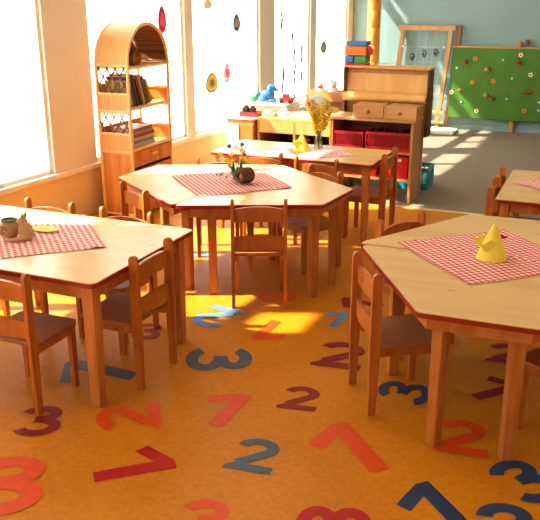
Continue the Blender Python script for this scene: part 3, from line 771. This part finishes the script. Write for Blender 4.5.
for i, (x, y, a, lab) in enumerate(((-2.76, 6.50, 10, 'mint green toy boat lying on the left end of the low bench'), (-2.66, 6.62, -30, 'mint green toy boat lying behind the first on the low bench'))):
    t = thing('toy_boat', lab, 'toy', (x, y, .627), R(a), 'mint toy boats on the low bench')
    MB().prism([(-.07, -.03), (.04, -.03), (.08, 0), (.04, .03), (-.07, .03)], .03, None, .006).build('hull', M['tealp'], t)
    MB().box((-.01, 0, .045), (.05, .035, .03), .006).build('cabin', M['white2'], t)
# folded blanket, cushion
t = thing('blanket', 'crumpled grey and tan striped blanket lying on the low bench', 'blanket', (-2.42, 6.56, .627))
mb = MB(); n = 20; rows = []
for i in range(n + 1):
    row = []
    for j in range(n + 1):
        u = i / n - .5; v = j / n - .5
        z = .004 + .05 * max(0, 1 - (2 * u) ** 4) * max(0, 1 - (2 * v) ** 4) * (.55 + .45 * math.sin(u * 17 + v * 9) * math.cos(v * 14 - u * 4))
        row.append(mb.bm.verts.new((u * .34, v * .24, z)))
    rows.append(row)
for i in range(n):
    for j in range(n): mb.bm.faces.new((rows[i][j], rows[i + 1][j], rows[i + 1][j + 1], rows[i][j + 1]))
mb.build('cloth', plain('blanket', (.42, .40, .30), .95, .35, 30), t, True)
tag(MB().ball((0, 0, .08), .12, (1.12, .62, .66), 3).build('cushion', M['grey'], loc=(-2.50, 7.02, .602), smooth=True), 'large grey cushion lying behind the yellow forsythia twigs', 'cushion')
t = thing('low_shelf', 'low wooden shelf behind the low bench carrying cushions and the toy box', 'shelf', (-2.40, 6.92, 0))
MB().box((0, .10, .59), (.60, .20, .022), .004).build('top_board', M['beech'], t)
for s in (-1, 1): MB().box((s * .285, .10, .29), (.024, .20, .58), .003).build('panel', M['beechv'], t)
t = thing('toy_box', 'light wooden toy box filled with soft toys before the last window', 'box', (-2.42, 7.20, 0))
b = MB()
b.box((0, .20, .735), (.46, .015, .09)); b.box((0, 0, .735), (.46, .015, .09)); b.box((-.23, .10, .735), (.015, .2, .09)); b.box((.23, .10, .735), (.015, .2, .09)); b.box((0, .10, .70), (.46, .2, .015))
b.build('body', M['beech'], t)
MB().box((0, .10, .345), (.44, .18, .69), .005).build('base_cabinet', M['beechv'], t)
for i, (x, y, r, m, lab) in enumerate(((-2.57, 7.30, .05, 'white2', 'white soft toy bear with red scarf at the left end of the toy box'), (-2.43, 7.30, .055, 'lightgrey', 'pale grey soft toy bear in the middle of the toy box'), (-2.28, 7.30, .058, 'lightgrey', 'grey soft toy bear at the right end of the toy box'))):
    t = thing('soft_bear', lab, 'toy', (x, y, .71), R(-90), 'soft toy bears in the toy box')
    MB().ball((0, 0, .06), r, (.8, 1, 1), 2).ball((.01, 0, .06 + r * 1.35), r * .62, (1, 1.05, .95), 2).ball((.02, r * .4, .06 + r * 1.9), r * .2).ball((.02, -r * .4, .06 + r * 1.9), r * .2).ball((r * .6, 0, .06 + r * 1.25), r * .22).build('body', M[m], t, True)
    if i == 0: MB().lathe([(r * .5, 0), (r * .68, .012), (r * .5, .02)], 14, (.01, 0, .06 + r * .75)).build('scarf', M['redp'], t, True)

# ------------------------------------------------------------ window decorations
def upright(o, s, z, d=-.1):
    o.location = wall_pt(s, d, z); o.rotation_euler.z = WANG
def egg(label, s, z, w, h, cols):
    o = thing('paper_egg', label, 'decoration', wall_pt(s, .012, z), WANG, 'paper eggs hung in the windows')
    w *= .85; h *= .9
    pts = [(w / 2 * math.cos(R(a)) * (1 - .18 * math.sin(R(a))), h / 2 * math.sin(R(a))) for a in range(0, 360, 12)]
    mx = Matrix(((1, 0, 0, 0), (0, 0, 1, 0), (0, 1, 0, 0), (0, 0, 0, 1)))
    MB().prism(pts, .003, mx).build('egg', M[cols[0]], o)
    for k, c in enumerate(cols[1:]):
        f = .82 - .24 * k
        MB().prism([(p[0] * f, p[1] * f * (.9 if k % 2 else 1)) for p in pts], .0015, Matrix.Translation((0, -.0016 * (k + 1), 0)) @ mx).build('painted_layer', M[c], o)
    return o
egg('pink paper egg with green cap in the window right of the cane bookcase', .98, 1.46, .14, .25, ['pink', 'redp', 'pink'])
egg('blue and tan striped paper egg high in the third window from the front', 2.25, 1.40, .17, .19, ['tealp', 'bluep', 'tan', 'orangep'])
egg('large green and yellow paper egg low in the third window from the front', 1.76, .86, .26, .21, ['greenp', 'yellowp', 'orangep', 'greenp'])
egg('red and white paper egg low in the third window from the front', 2.05, .93, .15, .20, ['redp', 'white2', 'pink'])
egg('blue green paper egg in the last window before the blue wall', 4.39, 1.05, .20, .15, ['bluep', 'greenp', 'tan'])
egg('small yellow paper chick at the top of the third window from the front', 1.72, 1.58, .16, .10, ['yellowp', 'palepetal'])
for lab, pts in (('long purple ribbon streamer hanging down the narrow window', [(3.53, 1.28), (3.50, 1.20), (3.58, 1.10), (3.55, .98), (3.60, .90), (3.56, .78), (3.60, .62), (3.57, .50)]),
                 ('short purple ribbon streamer at the left of the narrow window', [(3.22, 1.50), (3.25, 1.42), (3.23, 1.30)]),
                 ('purple ribbon streamer low at the left of the narrow window', [(3.27, .98), (3.29, .80), (3.26, .65), (3.30, .50)]),
                 ('purple ribbon streamer at the right of the narrow window', [(3.76, 1.12), (3.74, 1.0), (3.78, .86), (3.75, .70)])):
    mb = MB(); P = [Vector((p[0], 0, p[1])) for p in pts]
    L = []
    for i, p in enumerate(P):
        wv = .018 + .016 * (i % 2)
        L.append((mb.bm.verts.new((p.x - wv, -.004 * (i % 2), p.z)), mb.bm.verts.new((p.x + wv, .004 * (i % 2), p.z - .01))))
    for a, b in zip(L, L[1:]): mb.bm.faces.new((a[0], a[1], b[1], b[0]))
    o = mb.build('ribbon_streamer', M['purple'], loc=wall_pt(0, .012, 0), rotz=WANG); tag(o, lab, 'decoration', 'purple ribbons in the narrow window')

# ------------------------------------------------------------ back wall things
t = thing('cane_column', 'orange segmented cane column standing in the corner by the blue wall', 'column', (-2.86, 10.15, 0))
z = 0; k = 0
while z < H - .05:
    h = min(.21, H - z)
    r = .083
    MB().lathe([(r * .94, 0), (r, .012), (r * 1.0, h * .5), (r, h - .012), (r * .94, h)], 20, (0, 0, z)).build('segment', M['pipe'], t, True)
    z += h; k += 1
# rope climbing frame leaning at the wall
t = thing('rope_climber', 'tall wooden frame with rope net standing against the blue wall', 'frame', (0, 10.30, 0))
def bar(x0, z0, x1, z1, w=.055, d=.05, y=0, nm='post'):
    L = math.hypot(x1 - x0, z1 - z0); a = math.atan2(x1 - x0, z1 - z0)
    return MB().box(((x0 + x1) / 2, y, (z0 + z1) / 2), (w, d, L), .006, rot=Matrix.Rotation(a, 3, 'Y')).build(nm, M['frame'], t)
bar(-2.62, 0, -2.50, 1.30); bar(-2.0, 0, -1.885, 1.30); bar(-1.90, 0, -1.80, 1.30, .045, .03, .078)
MB().box((-2.20, -.005, 1.265), (.74, .06, .06), .01).build('top_bar', M['frame'], t)
MB().box((-2.25, -.005, .21), (.70, .05, .05), .01).build('lower_bar', M['frame'], t)
MB().box((-2.25, -.01, .08), (.70, .045, .04), .01).build('lower_bar', M['frame'], t)
net = MB()
for k in range(1, 6):
    x = -2.56 + k * .105; net.tube([(x - .02, 0, .22), (x + .05, 0, 1.25)], .0025, 5)
for z in (.45, .65, .85, 1.03): net.tube([(-2.60 + z * .08, 0, z), (-1.98 + z * .08, 0, z)], .0025, 5)
net.build('net', plain('net_cord', (.48, .53, .50), .8), t)
for x, z in ((-2.375, .90), (-2.22, .945), (-2.07, .96)):
    MB().tube([(x - .02, -.02, z + .03), (x + .01, -.03, z + .05), (x + .035, -.02, z + .01), (x + .01, -.02, z - .04), (x - .01, -.02, z - .02)], .010, 7).ball((x - .005, -.025, z), .02).build('hook', M['metal'], t, True)
for x, z in ((-2.487, 1.036), (-1.96, 1.037)): MB().ball((x, -.035, z), .018).build('knob', M['white2'], t, True)
# green climbing board
BY = 10.325
t = thing('climbing_board', 'big green climbing board with coloured holds on the blue wall', 'climbing board', (0, BY, 0))
MB().box((-.70, 0, .595), (2.33, .03, .88), .004).build('board', M['green'], t)
MB().box((-.70, -.004, 1.045), (2.33, .045, .02), .004).build('top_edge', M['frame'], t)
for x in (-1.065, .2): MB().box((x, .035, .56), (.05, .035, 1.12), .005).build('post', M['frame'], t)
MB().ball((-.965, .03, 1.11), .035, (1, .6, 1.1), 2).build('finial', M['hold'], t, True)
for k, (x, z, m, sx) in enumerate(((-1.687, .858, 'holdred', 1), (-1.409, .776, 'holdtan', 1.1), (-1.718, .514, 'holdtan', 1.2), (-1.325, .42, 'hold', 1.2), (-1.40, .461, 'holdtan', 1), (-1.041, .873, 'holdred', 1.2), (-.91, .523, 'hold', 1.5))):
    MB().ball((x, -.035, z), .034, (sx, .9, .75), 2, noise=.25).build('climbing_hold', M[m], t, True)
mx = Matrix(((1, 0, 0, 0), (0, 0, -1, 0), (0, 1, 0, 0), (0, 0, 0, 1)))
FL = [(-1.571, .901, 'orangep'), (-1.232, .898, 'greenp'), (-1.793, .784, 'greenp'), (-1.025, .962, 'palepetal'), (-.886, .73, 'palepetal'), (-1.103, .678, 'greenp'), (-1.584, .612, 'orangep'), (-1.324, .636, 'orangep'),
      (-1.837, .476, 'palepetal'), (-1.144, .426, 'greenp'), (-1.706, .361, 'greenp'), (-1.504, .255, 'palepetal'), (-.919, .287, 'orangep'), (-.751, .40, 'bluep'), (-.748, .301, 'bluep')]
for x, z, m in FL:
    pts = [((.026 + .006 * math.cos(R(a * 5))) * math.cos(R(a)), (.026 + .006 * math.cos(R(a * 5))) * math.sin(R(a))) for a in range(0, 360, 12)]
    f = MB().prism(pts, .006, Matrix.Translation((x, -.015, z)) @ mx).build('flower_disc', M[m], t)
    MB().prism([(.011 * math.cos(R(a)), .011 * math.sin(R(a))) for a in range(0, 360, 30)], .004, Matrix.Translation((x, -.021, z)) @ mx).build('centre', M['white2'] if m in ('greenp', 'bluep') else M['hold'], f)
# pale box with wood frame under the frame net
t = thing('floor_mat', 'pale flat mat lying on the carpet in front of the rope frame', 'mat', (-2.15, 10.02, 0))
MB().box((0, 0, .02), (.9, .35, .04), .01).build('mat', M['sill'], t)

# ------------------------------------------------------------ light
sun = bpy.data.lights.new('sun', 'SUN'); sun.energy = 17; sun.angle = R(.9); sun.color = (1, .92, .76)
so = bpy.data.objects.new('sun', sun); C.objects.link(so)
dx, dy = math.cos(R(23)), math.sin(R(23)); dz = -dx * 1.17
so.rotation_euler = Vector((dx, dy, dz)).to_track_quat('-Z', 'Y').to_euler(); so.location = (-8, 0, 8)
w = bpy.data.worlds.new('world'); bpy.context.scene.world = w; w.use_nodes = True
bg = w.node_tree.nodes['Background']; bg.inputs['Color'].default_value = (1, .97, .92, 1); bg.inputs['Strength'].default_value = 6.2
for i, (a, b) in enumerate(wins):
    L = bpy.data.lights.new('window_portal', 'AREA'); L.shape = 'RECTANGLE'; L.size = b - a; L.size_y = WT - SILL; L.cycles.is_portal = True
    o = bpy.data.objects.new('window_portal', L); C.objects.link(o)
    o.location = wall_pt((a + b) / 2, -.16, (SILL + WT) / 2)
    o.rotation_euler = Vector((math.sin(WANG), -math.cos(WANG), 0)).to_track_quat('-Z', 'Y').to_euler()
for x, y in ((0, 1.0), (.8, 4.0), (.5, 7.8)):  # added fill lights below the ceiling to lift exposure, no lamp fixtures there
    L = bpy.data.lights.new('ceiling_fill', 'AREA'); L.shape = 'RECTANGLE'; L.size = 1.6; L.size_y = 1.6; L.energy = 5; L.color = (1, .93, .82)
    o = bpy.data.objects.new('ceiling_fill', L); C.objects.link(o); o.location = (x, y, H - .05)

# ------------------------------------------------------------ camera
cam = bpy.data.cameras.new('camera'); cam.sensor_width = 36; cam.lens = 780 / 540 * 36; cam.clip_start = .05
co = bpy.data.objects.new('camera', cam); C.objects.link(co); co.location = (0, 0, 1.652)
co.rotation_euler = (PI / 2 - .3266, 0, R(23))
sc = bpy.context.scene; sc.camera = co
sc.view_settings.view_transform = 'Standard'; sc.view_settings.look = 'None'; sc.view_settings.exposure = 0; sc.view_settings.gamma = .92
